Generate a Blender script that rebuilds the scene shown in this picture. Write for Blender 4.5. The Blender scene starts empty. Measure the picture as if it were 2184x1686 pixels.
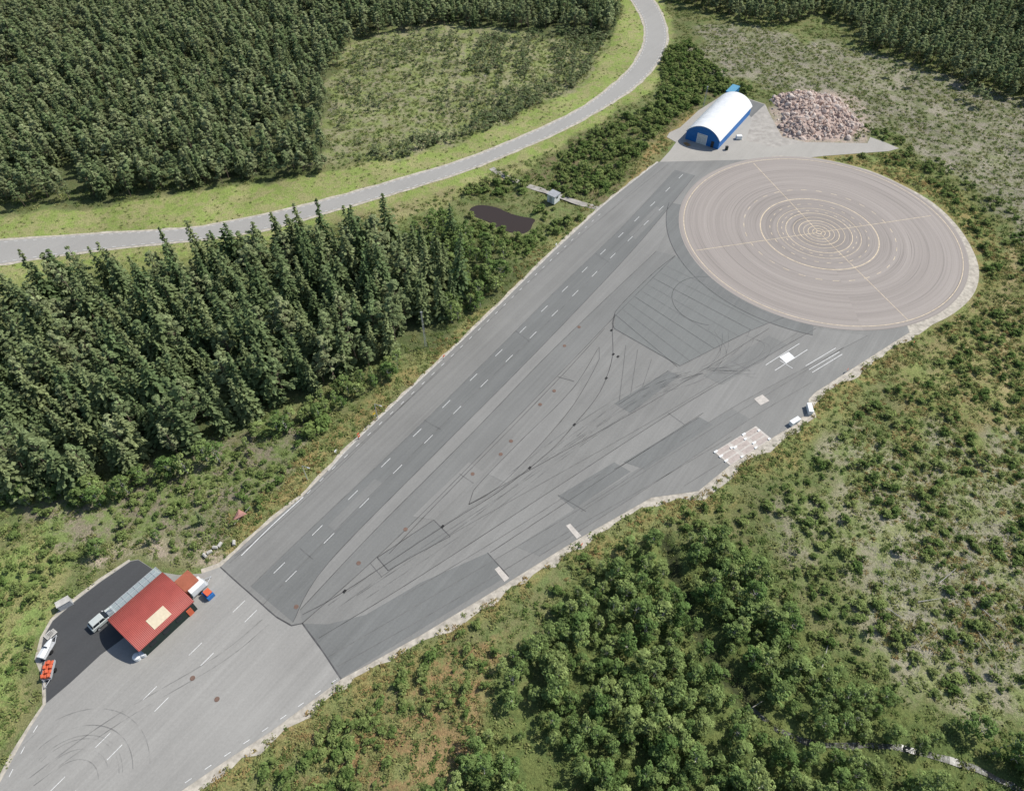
import bpy, bmesh, math, random
import numpy as np
from mathutils import Vector, Matrix
random.seed(7); rng=np.random.default_rng(7)
# ---------------------------------------------------------------- survey: plan readings rectified to the ground plane (metres)
H=120.0; TH=math.radians(50); F=1500.0; CX=1092.0; CY=842.5
sTH,cTH=math.sin(TH),math.cos(TH)
def P(u,v,z=0.0):
    x=u-CX; y=v-CY; k=(H-z)/(F*sTH+y*cTH)
    return (x*k,(F*cTH-y*sTH)*k)
def PP(l): return [P(*p) for p in l]
scene=bpy.context.scene
root=scene.collection
scene.view_settings.view_transform='Standard'; scene.view_settings.look='None'; scene.view_settings.exposure=0
# ---------------------------------------------------------------- node helpers
def mat(name):
    m=bpy.data.materials.new(name); m.use_nodes=True
    nt=m.node_tree; b=nt.nodes['Principled BSDF']; b.inputs['Roughness'].default_value=.8
    b.inputs['Specular IOR Level'].default_value=.25
    return m,nt,b
def N(nt,t,**k):
    n=nt.nodes.new(t)
    for a,v in k.items(): setattr(n,a,v)
    return n
def noise(nt,vec,scale,detail=4,rough=.6):
    n=N(nt,'ShaderNodeTexNoise'); n.inputs['Scale'].default_value=scale; n.inputs['Detail'].default_value=detail; n.inputs['Roughness'].default_value=rough
    if vec is not None: nt.links.new(vec,n.inputs['Vector'])
    return n.outputs['Fac']
def mrange(nt,v,a,b,c,d):
    n=N(nt,'ShaderNodeMapRange'); nt.links.new(v,n.inputs[0])
    for i,x in zip((1,2,3,4),(a,b,c,d)): n.inputs[i].default_value=x
    return n.outputs[0]
def mixc(nt,f,a,b,blend='MIX'):
    n=N(nt,'ShaderNodeMix',data_type='RGBA',blend_type=blend)
    if isinstance(f,(int,float)): n.inputs[0].default_value=f
    else: nt.links.new(f,n.inputs[0])
    for i,x in ((6,a),(7,b)):
        if isinstance(x,tuple): n.inputs[i].default_value=(x[0],x[1],x[2],1)
        else: nt.links.new(x,n.inputs[i])
    return n.outputs[2]
def mult(nt,a,b):
    n=N(nt,'ShaderNodeMath',operation='MULTIPLY')
    for i,x in ((0,a),(1,b)):
        if isinstance(x,(int,float)): n.inputs[i].default_value=x
        else: nt.links.new(x,n.inputs[i])
    return n.outputs[0]
def scalec(nt,col,val):
    n=N(nt,'ShaderNodeVectorMath',operation='SCALE')
    if isinstance(col,tuple): n.inputs[0].default_value=col
    else: nt.links.new(col,n.inputs[0])
    if isinstance(val,(int,float)): n.inputs['Scale'].default_value=val
    else: nt.links.new(val,n.inputs['Scale'])
    return n.outputs[0]
def coord(nt):
    return N(nt,'ShaderNodeTexCoord').outputs['Object']
def plain(name,col,rough=.6,metal=0,var=.15,scale=2.0):
    m,nt,b=mat(name); c=coord(nt); f=mrange(nt,noise(nt,c,scale,3),.3,.7,1-var,1+var)
    nt.links.new(scalec(nt,col,f),b.inputs['Base Color']); b.inputs['Roughness'].default_value=rough; b.inputs['Metallic'].default_value=metal
    return m
p0=P(220,1577); p1=P(1447,380); LANE=math.atan2(p1[1]-p0[1],p1[0]-p0[0])
def asphalt(name,col,streak=.12,blotch=.10,rot=LANE):
    m,nt,b=mat(name); c=coord(nt)
    vr=N(nt,'ShaderNodeVectorRotate',rotation_type='Z_AXIS'); nt.links.new(c,vr.inputs[0]); vr.inputs['Angle'].default_value=-rot
    def st(sx,sy,a,det=4):
        ms=N(nt,'ShaderNodeMapping'); nt.links.new(vr.outputs[0],ms.inputs[0]); ms.inputs['Scale'].default_value=(sx,sy,1)
        return mrange(nt,noise(nt,ms.outputs[0],1.0,det,.7),.3,.7,1-a,1+a)
    f=mult(nt,st(.012,.5,streak),st(.03,1.6,streak*.6,3))
    f2=mrange(nt,noise(nt,c,.05,6,.65),.3,.7,1-blotch,1+blotch)
    f3=mrange(nt,noise(nt,c,2.5,4,.8),.25,.75,.9,1.1)
    nt.links.new(scalec(nt,col,mult(nt,mult(nt,f,f2),f3)),b.inputs['Base Color']); b.inputs['Roughness'].default_value=.75
    return m
M={}
M['asph_light']=asphalt('worn_asphalt',(.298,.288,.266),.08,.10)
M['asph_main']=asphalt('main_asphalt',(.212,.208,.194),.09,.10)
M['asph_main2']=asphalt('weathered_asphalt',(.232,.227,.212),.08,.08)
M['asph_mid']=asphalt('repair_asphalt',(.189,.188,.177),.08,.08)
M['asph_dark']=asphalt('dark_asphalt',(.165,.167,.159),.09,.09)
M['asph_hatch']=asphalt('hatch_asphalt',(.178,.182,.172),.06,.06)
M['asph_new']=asphalt('new_asphalt',(.068,.069,.070),.05,.08)
M['asph_road']=asphalt('road_asphalt',(.32,.308,.285),.03,.06)
M['seam']=plain('tar_seam',(.088,.086,.084),.6,0,.4,.6)
M['seam2']=plain('faded_seam',(.140,.138,.132),.6,0,.3,.6)
M['gravel']=plain('gravel',(.43,.39,.325),.9,0,.3,.9)
M['gravel2']=plain('gravel_grey',(.36,.335,.30),.9,0,.22,.5)
M['apron']=asphalt('apron_asphalt',(.355,.335,.30),.03)
M['white']=plain('white_paint',(.70,.70,.68),.6,0,.2,3)
M['yellow']=plain('faded_orange_paint',(.60,.49,.34),.7,0,.3,1.2)
M['kerb']=plain('kerb_concrete',(.48,.46,.42),.8,0,.2,1.0)
M['slab']=plain('concrete_slab',(.50,.46,.41),.85,0,.15,1.5)
M['slab2']=plain('pink_slab',(.42,.36,.32),.85,0,.15,1.5)
M['whitewall']=plain('white_wall',(.75,.76,.75),.6,0,.05)
M['metal']=plain('galvanised_steel',(.50,.51,.52),.5,.3,.1)
M['darkmetal']=plain('dark_steel',(.05,.05,.05),.5,.3,.2)
M['black']=plain('black_rubber',(.02,.02,.02),.7,0,.1)
M['glass']=plain('car_glass',(.02,.025,.03),.15,0,.05)
M['silver']=plain('silver_paint',(.52,.55,.52),.35,.1,.04)
M['orange']=plain('orange_red_paint',(.60,.13,.06),.5,0,.1)
M['bluepaint']=plain('blue_paint',(.03,.15,.40),.45,0,.1)
M['darkgreen']=plain('dark_green_cladding',(.02,.035,.03),.6,0,.15)
M['wood']=plain('timber',(.40,.24,.11),.8,0,.2)
M['trunk']=plain('bark',(.17,.13,.10),.9,0,.3)
M['birch']=plain('birch_bark',(.45,.43,.40),.9,0,.3)
M['dead']=plain('dead_wood',(.38,.36,.32),.9,0,.25)
M['twig']=plain('dead_twigs',(.32,.295,.25),.9,0,.3)
M['brown']=plain('rusty_iron',(.17,.11,.085),.8,0,.2)
# ---------------------------------------------------------------- mesh helpers
def obj(name,me,parent=None,loc=(0,0,0)):
    o=bpy.data.objects.new(name,me); root.objects.link(o); o.location=loc
    if parent: o.parent=parent
    return o
def empty(name,loc=(0,0,0),rz=0):
    o=bpy.data.objects.new(name,None); root.objects.link(o); o.location=loc; o.rotation_euler=(0,0,rz); o.empty_display_size=.5
    return o
def mesh(name,v,f,mats,mi=None,smooth=False):
    me=bpy.data.meshes.new(name); me.from_pydata(v,[],f)
    for m in (mats if isinstance(mats,list) else [mats]): me.materials.append(m)
    if mi is not None: me.polygons.foreach_set('material_index',mi)
    if smooth: me.polygons.foreach_set('use_smooth',[True]*len(me.polygons))
    me.update(); return me
def sheet(name,pts,z,m,parent=None):
    bm=bmesh.new(); vs=[bm.verts.new((p[0],p[1],z)) for p in pts]; f=bm.faces.new(vs)
    f.normal_update()
    if f.normal.z<0: f.normal_flip()
    bmesh.ops.triangulate(bm,faces=bm.faces[:]); me=bpy.data.meshes.new(name); bm.to_mesh(me); bm.free(); me.materials.append(m)
    return obj(name,me,parent)
def smooth_line(pts,step=2.0,closed=False):
    p=[np.array(q,float) for q in pts]; n=len(p); out=[]
    rngi=range(n if closed else n-1)
    for i in rngi:
        if closed: a,b,c,d=p[(i-1)%n],p[i],p[(i+1)%n],p[(i+2)%n]
        else: a,b,c,d=p[max(i-1,0)],p[i],p[i+1],p[min(i+2,n-1)]
        k=max(1,int(np.linalg.norm(c-b)/step))
        for j in range(k):
            t=j/k; out.append(.5*((2*b)+(-a+c)*t+(2*a-5*b+4*c-d)*t*t+(-a+3*b-3*c+d)*t**3))
    if not closed: out.append(p[-1])
    return [tuple(q) for q in out]
class Acc:
    def __init__(s): s.v=[];s.f=[]
    def ribbon(s,pts,w,z,jit=0.0,closed=False):
        p=np.array(pts,float); n=len(p)
        if n<2: return
        if closed: t=np.roll(p,-1,0)-np.roll(p,1,0)
        else: t=np.gradient(p,axis=0)
        t/= (np.linalg.norm(t,axis=1,keepdims=True)+1e-9); nn=np.stack([-t[:,1],t[:,0]],1)
        b=len(s.v)
        for i in range(n):
            wl=w/2*(1+random.uniform(-jit,jit)); wr=w/2*(1+random.uniform(-jit,jit))
            a=p[i]-nn[i]*wr; c=p[i]+nn[i]*wl
            s.v+= [(a[0],a[1],z),(c[0],c[1],z)]
        for i in range(n if closed else n-1):
            j=(i+1)%n; s.f.append((b+2*i,b+2*j,b+2*j+1,b+2*i+1))
    def box(s,c,size,rz=0,z0=None):
        x,y,z=size[0]/2,size[1]/2,size[2]/2; b=len(s.v); cr,sr=math.cos(rz),math.sin(rz)
        for dz in(-z,z):
            for dx,dy in((-x,-y),(x,-y),(x,y),(-x,y)): s.v.append((c[0]+dx*cr-dy*sr,c[1]+dx*sr+dy*cr,c[2]+dz))
        for f in((3,2,1,0),(4,5,6,7),(0,1,5,4),(1,2,6,5),(2,3,7,6),(3,0,4,7)): s.f.append(tuple(b+i for i in f))
    def cyl(s,a,b_,r0,r1,n=8):
        a=Vector(a);b_=Vector(b_); d=(b_-a).normalized(); u=d.orthogonal().normalized(); w=d.cross(u); k=len(s.v)
        for p,r in((a,r0),(b_,r1)):
            for i in range(n):
                q=p+(u*math.cos(2*math.pi*i/n)+w*math.sin(2*math.pi*i/n))*r; s.v.append(tuple(q))
        for i in range(n):
            j=(i+1)%n; s.f.append((k+i,k+j,k+n+j,k+n+i))
        s.f.append(tuple(k+i for i in range(n))[::-1]); s.f.append(tuple(k+n+i for i in range(n)))
    def make(s,name,m,parent=None,smooth=False,bevel=0):
        o=obj(name,mesh(name,s.v,s.f,m,smooth=smooth),parent)
        if bevel:
            b=o.modifiers.new('bevel','BEVEL'); b.width=bevel; b.segments=2
        return o
def boxo(name,c,size,m,parent=None,rz=0,bevel=0):
    a=Acc(); a.box(c,size,rz); return a.make(name,m,parent,bevel=bevel)
# ---------------------------------------------------------------- numeric helpers
def inpoly(pts,poly):
    x,y=pts[:,0],pts[:,1]; r=np.zeros(len(x),bool); n=len(poly)
    for i in range(n):
        x1,y1=poly[i]; x2,y2=poly[(i+1)%n]
        if y1==y2: continue
        c=((y1>y)!=(y2>y))&(x<(x2-x1)*(y-y1)/(y2-y1)+x1); r^=c
    return r
def polydist(pts,poly):
    d=np.full(len(pts),1e9); n=len(poly)
    for i in range(n):
        a=np.array(poly[i]); b=np.array(poly[(i+1)%n]); e=b-a; l=e@e+1e-9
        t=np.clip(((pts-a)@e)/l,0,1); q=a+t[:,None]*e; d=np.minimum(d,np.hypot(pts[:,0]-q[:,0],pts[:,1]-q[:,1]))
    d[inpoly(pts,poly)]*=-1
    return d
_tab=rng.random((256,256))
def vnoise(pts,s):
    x=pts[:,0]*s+1000.3; y=pts[:,1]*s+1000.7; xi=np.floor(x).astype(int); yi=np.floor(y).astype(int); fx=x-xi; fy=y-yi
    fx=fx*fx*(3-2*fx); fy=fy*fy*(3-2*fy); g=lambda a,b:_tab[a%256,b%256]
    return (g(xi,yi)*(1-fx)+g(xi+1,yi)*fx)*(1-fy)+(g(xi,yi+1)*(1-fx)+g(xi+1,yi+1)*fx)*fy
def fbm(pts,s): return (vnoise(pts,s)+.5*vnoise(pts,s*2.1)+.25*vnoise(pts,s*4.3))/1.75
# ---------------------------------------------------------------- paved outlines
runway_px=[(-120,1800),(0,1668),(30,1612),(62,1555),(98,1500),(97,1440),(84,1400),(92,1358),(112,1322),(160,1280),(215,1238),(278,1195),(295,1192),(335,1218),(380,1225),(430,1222),(470,1208),(545,1138),(645,1058),(765,935),(950,760),(1060,655),(1180,537),(1285,440),(1345,388),(1405,345),(1600,340),(1900,600),(1940,708),(1870,752),(1800,797),(1740,835),(1725,850),(1722,880),(1685,910),(1640,937),(1555,993),(1490,1046),(1390,1060),(1230,1150),(1085,1240),(900,1352),(728,1447),(580,1557),(480,1622),(380,1690),(250,1800)]
main_px=[(470,1208),(545,1138),(645,1058),(765,935),(950,760),(1060,655),(1180,537),(1285,440),(1345,388),(1405,345),(1600,340),(1900,600),(1940,708),(1870,752),(1800,797),(1740,835),(1725,850),(1722,880),(1685,910),(1640,937),(1555,993),(1490,1046),(1390,1060),(1230,1150),(1085,1240),(900,1352),(728,1447),(645,1328),(622,1333),(590,1315)]
road_up=[(-260,528),(-60,517),(0,513),(200,499),(400,487),(500,470),(600,450),(700,425),(850,383),(1000,337),(1100,297),(1180,262),(1250,225),(1310,180),(1350,140),(1374,95),(1375,50),(1358,15),(1335,-15),(1290,-60)]
road_lo=[(-260,595),(-60,572),(0,562),(200,533),(400,512),(500,500),(600,480),(700,450),(850,408),(1000,360),(1100,320),(1200,276),(1290,226),(1345,190),(1390,148),(1418,100),(1420,60),(1405,20),(1380,-15),(1340,-60)]
RU=smooth_line(PP(road_up),3); RL=smooth_line(PP(road_lo),3)
apron_px=[(1405,347),(1428,322),(1442,303),(1422,292),(1428,282),(1450,272),(1490,235),(1545,200),(1575,203),(1632,222),(1640,240),(1668,292),(1720,303),(1850,305),(1856,292),(1885,302),(1918,316),(1895,322),(1760,332),(1640,345),(1480,370)]
PADC=(84.8,159.4); PADR=38.3
pad=[(PADC[0]+PADR*math.cos(a),PADC[1]+PADR*math.sin(a)) for a in np.linspace(0,2*math.pi,120,endpoint=False)]
rim=smooth_line(PP([(1640,338),(1700,334),(1760,340),(1850,362),(1920,392),(1990,432),(2045,485),(2080,545),(2088,590),(2073,632),(2034,668),(1988,692),(1940,714),(1850,650),(1800,500),(1700,400)]),2,True)
runway=PP(runway_px); road=RU+RL[::-1]; apron=PP(apron_px)
PAVED=[runway,road,apron,pad,rim]
def paved_d(pts):
    d=np.full(len(pts),1e9)
    for p in PAVED: d=np.minimum(d,polydist(pts,p))
    return d
pond_px=[(1003,447),(1014,439),(1032,437),(1060,442),(1082,452),(1105,459),(1138,466),(1132,476),(1128,488),(1112,496),(1098,494),(1080,490),(1060,482),(1046,472),(1024,464),(1010,456)]
pond=smooth_line(PP(pond_px),1,True)
ditch=PP([(1405,1150),(1425,1145),(1450,1200),(1500,1310),(1585,1425),(1650,1520),(1615,1530),(1545,1445),(1475,1340),(1425,1220)])
def height(pts,pd=None):
    if pd is None: pd=paved_d(pts)
    m=np.clip((pd-2)/12,0,1); m=m*m*(3-2*m)
    h=-.04+m*((fbm(pts,.03)-.5)*2.4+(fbm(pts,.16)-.5)*.9)
    pdist=polydist(pts,pond); k=np.clip((pdist-3)/6,0,1)
    h=h*k; h=h-.5*np.clip((1.0-pdist)/1.4,0,1)
    return h-1.2*np.clip(1-(polydist(pts,ditch)+1)/2.5,0,1)
# ---------------------------------------------------------------- ground sheet
xs=np.unique(np.concatenate([-np.geomspace(3000,262,14),np.arange(-260,260.1,1.15),np.geomspace(262,3000,14)]))
ys=np.unique(np.concatenate([-np.geomspace(2000,12,14),np.arange(-10,400.1,1.15),np.geomspace(402,4000,14)]))
GX,GY=np.meshgrid(xs,ys); G=np.stack([GX.ravel(),GY.ravel()],1); nG=len(G)
pdG=paved_d(G); hG=height(G,pdG)
C1=np.zeros((nG,3)); C2=np.zeros((nG,3))
C1[:]=(.15,.185,.068); C2[:]=(.19,.19,.085)
def zone(px,c1,c2,soft=3.0,world=False):
    poly=px if world else PP(px)
    q=G+np.stack([vnoise(G,.13)-.5,vnoise(G+77,.13)-.5],1)*soft*3+np.stack([vnoise(G,.5)-.5,vnoise(G+77,.5)-.5],1)*soft
    acc=np.zeros(nG)
    for k in range(7):
        a=k*2.4; r=soft*.5*math.sqrt((k+.5)/7); acc+=inpoly(q+np.array([r*math.cos(a),r*math.sin(a)]),poly)
    w=(acc/7)[:,None]; C1[:]=C1*(1-w)+np.array(c1)*w; C2[:]=C2*(1-w)+np.array(c2)*w
floor=((.09,.115,.045),(.125,.135,.06))
verge_px=[(-300,478),(0,460),(170,440),(380,412),(600,382),(800,352),(950,312),(1080,262),(1180,215),(1240,180),(1275,130),(1310,70),(1330,20),(1320,-30),(1400,-30),(1440,60),(1430,120),(1380,200),(1290,255),(1150,330),(1060,360),(1000,395),(850,440),(700,480),(600,505),(380,560),(100,600),(0,610),(-300,620)]
zone([(-400,460),(0,445),(700,380),(720,60),(1320,75),(1330,-60),(-400,-60)],*floor)
zone([(690,350),(700,180),(760,80),(900,40),(1290,90),(1240,190),(1000,290),(830,350)],(.215,.25,.09),(.27,.255,.15))
zone(verge_px,(.235,.295,.082),(.30,.29,.13),1.5)
zone([(700,470),(1050,372),(1180,320),(1120,375),(1010,400),(900,470),(820,500)],(.26,.27,.105),(.28,.25,.125),2)
zone([(-300,610),(0,595),(200,575),(400,545),(470,520),(480,560),(300,590),(0,640),(-300,650)],(.26,.27,.105),(.21,.24,.08),2)
zone([(1480,60),(1620,60),(1850,110),(2020,160),(2300,260),(2300,560),(2184,520),(1980,330),(1870,270),(1700,190),(1500,160)],(.29,.262,.20),(.19,.20,.105))
zone([(1110,385),(1240,290),(1450,190),(1560,190),(1440,270),(1300,420)],(.13,.165,.055),(.18,.15,.085))
zone([(1300,425),(1380,330),(1440,250),(1480,235),(1500,240),(1440,300),(1405,345),(1290,440)],(.31,.225,.10),(.22,.21,.09),2)
zone([(-400,640),(0,640),(480,560),(960,500),(1110,580),(1060,640),(860,750),(600,860),(400,970),(100,1070),(-400,1070)],*floor)
zone([(60,1060),(250,1020),(430,960),(560,890),(660,860),(660,980),(540,1080),(440,1150),(260,1170),(100,1180)],(.17,.215,.075),(.23,.20,.14),3)
zone([(1290,440),(1180,535),(950,760),(765,935),(645,1058),(545,1138),(470,1208),(430,1180),(560,1060),(700,930),(870,770),(990,690),(1120,570),(1250,440)],(.28,.225,.095),(.20,.22,.085),2.5)
zone([(170,1210),(260,1170),(430,1140),(480,1170),(440,1215),(300,1195),(210,1240)],(.40,.33,.25),(.23,.22,.12),2)
zone([(-100,1250),(80,1100),(160,1260),(85,1360),(80,1480),(0,1640),(-200,1800)],(.21,.275,.085),(.26,.25,.105),3)
zone([(1640,330),(1920,320),(2050,420),(2130,520),(2150,640),(2050,700),(1950,740),(1840,830),(1740,960),(1560,1060),(1400,1110),(1240,1200),(1100,1270),(900,1390),(720,1500),(560,1640),(400,1750),(300,1800),(380,1690),(728,1447),(1230,1150),(1390,1060),(1490,1046),(1640,937),(1725,850),(1940,708),(2080,580),(1980,420),(1760,340)],(.27,.22,.09),(.19,.225,.08),3)
zone([(1960,720),(2184,560),(2400,600),(2400,1150),(2050,1000),(1900,900)],(.205,.23,.08),(.26,.225,.105),5)
zone([(2148,520),(2172,520),(2160,690),(2150,760),(2165,1000),(2140,1000),(2125,760),(2132,680)],(.33,.27,.14),(.27,.25,.11),1)
zone([(1800,950),(2184,900),(2400,1000),(2400,1600),(2100,1540),(1900,1450),(1750,1300),(1700,1100)],(.20,.235,.09),(.285,.265,.175),5)
zone([(1870,1280),(1930,1290),(1930,1340),(1860,1330)],(.37,.35,.30),(.27,.26,.17),3)
zone([(2040,1330),(2110,1310),(2120,1400),(2060,1400)],(.40,.37,.32),(.27,.26,.17),3)
zone([(1900,1130),(2060,1100),(2184,1150),(2184,1480),(2000,1460),(1900,1380)],(.235,.245,.115),(.31,.285,.21),5)
zone([(640,1560),(850,1420),(1060,1370),(1080,1440),(1050,1520),(960,1650),(700,1686),(560,1686)],(.22,.235,.09),(.31,.205,.10),4)
zone([(880,1560),(1000,1500),(1060,1490),(1000,1580),(920,1640)],(.37,.245,.13),(.28,.21,.10),3)
zone([(1250,1250),(1300,1160),(1420,1150),(1540,1150),(1700,1350),(1900,1490),(2300,1620),(2300,1900),(900,1900),(1000,1560),(1080,1480),(1180,1320)],(.10,.135,.045),(.14,.165,.055),3)
zone(ditch,(.04,.045,.022),(.05,.06,.025),1,True)  # ditch floor painted near-black, tree shade put into its colour
zone([(1635,335),(1655,205),(1720,185),(1810,200),(1865,270),(1840,303),(1700,310)],(.43,.34,.28),(.34,.30,.24),2)
me=bpy.data.meshes.new('ground')
nx,ny=len(xs),len(ys); me.vertices.add(nG)
me.vertices.foreach_set('co',np.concatenate([G,hG[:,None]],1).ravel())
ii,jj=np.meshgrid(np.arange(nx-1),np.arange(ny-1)); a=(jj*nx+ii).ravel(); quads=np.stack([a,a+1,a+1+nx,a+nx],1)
me.loops.add(quads.size); me.loops.foreach_set('vertex_index',quads.ravel().astype(np.int32)); me.polygons.add(len(quads))
me.polygons.foreach_set('loop_start',np.arange(0,quads.size,4,dtype=np.int32)); me.polygons.foreach_set('loop_total',np.full(len(quads),4,dtype=np.int32))
me.update(calc_edges=True); me.polygons.foreach_set('use_smooth',[True]*len(quads))
for nm,C in(('c1',C1),('c2',C2)):
    at=me.attributes.new(nm,'FLOAT_COLOR','POINT'); at.data.foreach_set('color',np.concatenate([C,np.ones((nG,1))],1).ravel().astype(np.float32))
m,nt,b=mat('ground_vegetation'); c=coord(nt)
a1=N(nt,'ShaderNodeAttribute',attribute_name='c1').outputs['Color']; a2=N(nt,'ShaderNodeAttribute',attribute_name='c2').outputs['Color']
col=mixc(nt,mrange(nt,noise(nt,c,.22,6,.75),.44,.56,0,1),a1,a2)
col=mixc(nt,mrange(nt,noise(nt,c,.9,4,.75),.53,.66,0,.55),col,(.085,.105,.035))
f=mult(nt,mrange(nt,noise(nt,c,3.0,5,.85),.3,.7,.5,1.5),mrange(nt,noise(nt,c,.05,3),.3,.7,.85,1.15))
nt.links.new(scalec(nt,col,f),b.inputs['Base Color']); b.inputs['Roughness'].default_value=.95; b.inputs['Specular IOR Level'].default_value=.1
bp=N(nt,'ShaderNodeBump'); bp.inputs['Strength'].default_value=.8; bp.inputs['Distance'].default_value=.35; nt.links.new(noise(nt,c,2.2,3,.8),bp.inputs['Height']); nt.links.new(bp.outputs[0],b.inputs['Normal'])
me.materials.append(m); obj('ground',me)
# ---------------------------------------------------------------- gravel verges, runway, road
g=Acc()
def px_line(l,step=2): return smooth_line(PP(l),step)
g.ribbon(px_line(runway_px[28:]),3.4,.0,.45)
g.ribbon(px_line([(430,1222),(470,1208),(545,1138),(645,1058),(765,935),(950,760),(1180,537),(1285,440),(1405,345)]),1.6,.0,.3)
g.ribbon(px_line([(0,1668),(30,1612),(62,1555),(98,1500),(97,1440),(84,1400),(92,1358),(112,1322),(160,1280),(215,1238),(278,1195)]),1.4,.0,.3)
g.ribbon(RU,1.8,.004,.25); g.ribbon(RL,1.8,.004,.25)
g.make('gravel_verge',M['gravel'])
sheet('runway_pavement',runway,.03,M['asph_light'])
sheet('main_asphalt_area',PP(main_px),.036,M['asph_main'])
sheet('parking_asphalt',smooth_line(PP([(99,1498),(98,1440),(85,1400),(93,1358),(113,1323),(161,1281),(216,1239),(279,1196),(295,1193),(335,1219),(372,1240),(300,1330),(215,1395),(150,1455)]),3,True),.042,M['asph_new'])
LS0=[(535,1250),(620,1168),(860,940),(1020,785),(1180,625),(1330,480),(1440,362)]; LS1=[(625,1326),(700,1200),(930,965),(1090,805),(1250,640),(1370,510),(1482,374)]
LS2=[(640,1300),(800,1130),(1000,930),(1190,735),(1400,535)]; LS3=[(645,1328),(790,1200),(945,1050),(1190,800),(1330,655),(1440,545)]
LR1=[(700,1400),(1000,1225),(1300,1045),(1560,870),(1850,715)]; LR0=[(680,1360),(900,1225),(1200,1030),(1480,850),(1740,700)]
LR2=[(1045,1178),(1330,990),(1500,880),(1600,820),(1800,740)]
def strip(name,A,B,z,m): sheet(name,px_line(A)+px_line(B)[::-1],z,m)
strip('lane_asphalt_strip',LS0,LS1,.042,M['asph_dark'])
strip('weathered_lane_strip',LS1,LS2,.045,M['asph_main2'])
strip('repair_lane_strip',LS2,LS3,.048,M['asph_mid'])
strip('weathered_side_strip',LR0,LR1,.042,M['asph_main2'])
strip('repair_side_strip',[(1100,1165),(1330,1018),(1560,870)],[(1150,1185),(1380,1040),(1600,893)],.046,M['asph_mid'])
sheet('resurfaced_patch',PP([(645,1329),(728,1445),(1081,1228),(1040,1178),(900,1240),(780,1310),(700,1330)]),.051,M['asph_dark'])
sheet('hatched_asphalt_area',PP([(1310,700),(1312,665),(1390,585),(1440,545),(1500,590),(1570,635),(1680,672),(1600,705),(1450,780)]),.052,M['asph_hatch'])
for i_,(q_,m_) in enumerate(([[(805,1188),(925,1108),(960,1143),(828,1216)],'asph_mid'],[[(1200,800),(1255,740),(1272,752),(1222,812)],'asph_main'],[[(1310,860),(1425,790),(1450,800),(1345,880)],'asph_dark'],[[(1190,1057),(1310,985),(1345,1005),(1225,1085)],'asph_dark'],[[(1330,985),(1490,888),(1520,905),(1375,1000)],'asph_dark'],[[(880,1100),(1000,985),(1030,1005),(925,1108)],'asph_main2'],[[(1040,1010),(1130,920),(1200,850),(1240,812),(1225,860),(1150,950),(1080,1030)],'asph_main2'],[[(1500,800),(1640,715),(1680,735),(1540,820)],'asph_mid'],[[(700,1120),(800,1020),(815,1030),(715,1132)],'asph_mid'],[[(1340,500),(1400,440),(1415,448),(1355,510)],'asph_mid'])):
    sheet('asphalt_patch',PP(q_),.056+.0012*i_,M[m_])
def ang(u,v): q=P(u,v); return math.atan2(q[1]-PADC[1],q[0]-PADC[0])
a0=ang(1420,430)%(2*math.pi); a1_=ang(1735,690)%(2*math.pi)
aa=np.linspace(a0,a1_,60)
sheet('pad_border_asphalt',[(PADC[0]+37.5*math.cos(a),PADC[1]+37.5*math.sin(a)) for a in aa]+[(PADC[0]+41.8*math.cos(a),PADC[1]+41.8*math.sin(a)) for a in aa[::-1]],.070,M['asph_dark'])
road_me=Acc()
def resamp(l,k):
    p=np.array(l); d=np.concatenate([[0],np.cumsum(np.linalg.norm(np.diff(p,axis=0),axis=1))]); t=np.linspace(0,d[-1],k)
    return np.stack([np.interp(t,d,p[:,0]),np.interp(t,d,p[:,1])],1)
U=resamp(RU,160); L=resamp(RL,160)
for i in range(160): road_me.v+=[(U[i][0],U[i][1],.03),(L[i][0],L[i][1],.03)]
for i in range(159): road_me.f.append((2*i,2*i+1,2*i+3,2*i+2))
road_me.make('country_road',M['asph_road'])
sheet('hall_apron',apron,.024,M['apron'])
sheet('gravel_yard',PP([(1590,300),(1602,262),(1604,235),(1634,226),(1640,240),(1668,292),(1720,303),(1650,314)]),.028,M['gravel2'])
sheet('yard_asphalt',PP([(1552,202),(1575,204),(1631,223),(1602,250),(1590,235)]),.0325,M['asph_dark'])
sheet('pad_gravel_rim',rim,.0335,M['gravel'])
pth=Acc(); pth.ribbon(px_line([(1048,358),(1075,375),(1120,393),(1165,408),(1200,420),(1240,434),(1290,446)]),2.0,.02,.15); pth.make('gravel_path',M['gravel2'])
# skid pad
m,nt,b=mat('pad_asphalt')
t=N(nt,'ShaderNodeTexCoord').outputs['Object']; sep=N(nt,'ShaderNodeSeparateXYZ'); nt.links.new(t,sep.inputs[0])
ln=N(nt,'ShaderNodeVectorMath',operation='LENGTH'); nt.links.new(t,ln.inputs[0]); r=ln.outputs['Value']
at=N(nt,'ShaderNodeMath',operation='ARCTAN2'); nt.links.new(sep.outputs[0],at.inputs[0]); nt.links.new(sep.outputs[1],at.inputs[1])
def radial(k,ka,scale=1,det=3):
    cb=N(nt,'ShaderNodeCombineXYZ'); nt.links.new(mult(nt,r,k),cb.inputs[0]); nt.links.new(mult(nt,at.outputs[0],ka),cb.inputs[1]); return noise(nt,cb.outputs[0],scale,det,.6)
f=mult(nt,mrange(nt,radial(.35,.25),.3,.7,.89,1.09),mrange(nt,radial(2.6,.5),.35,.6,.90,1.03))
lines=mrange(nt,radial(4.0,.7,1,1),.30,.40,.70,1)
f=mult(nt,mult(nt,f,lines),mrange(nt,noise(nt,t,3,4,.8),.3,.7,.94,1.06))
inner=mrange(nt,r,6,22,.85,1.0)
nt.links.new(scalec(nt,(.322,.286,.258),mult(nt,f,inner)),b.inputs['Base Color'])
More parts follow.
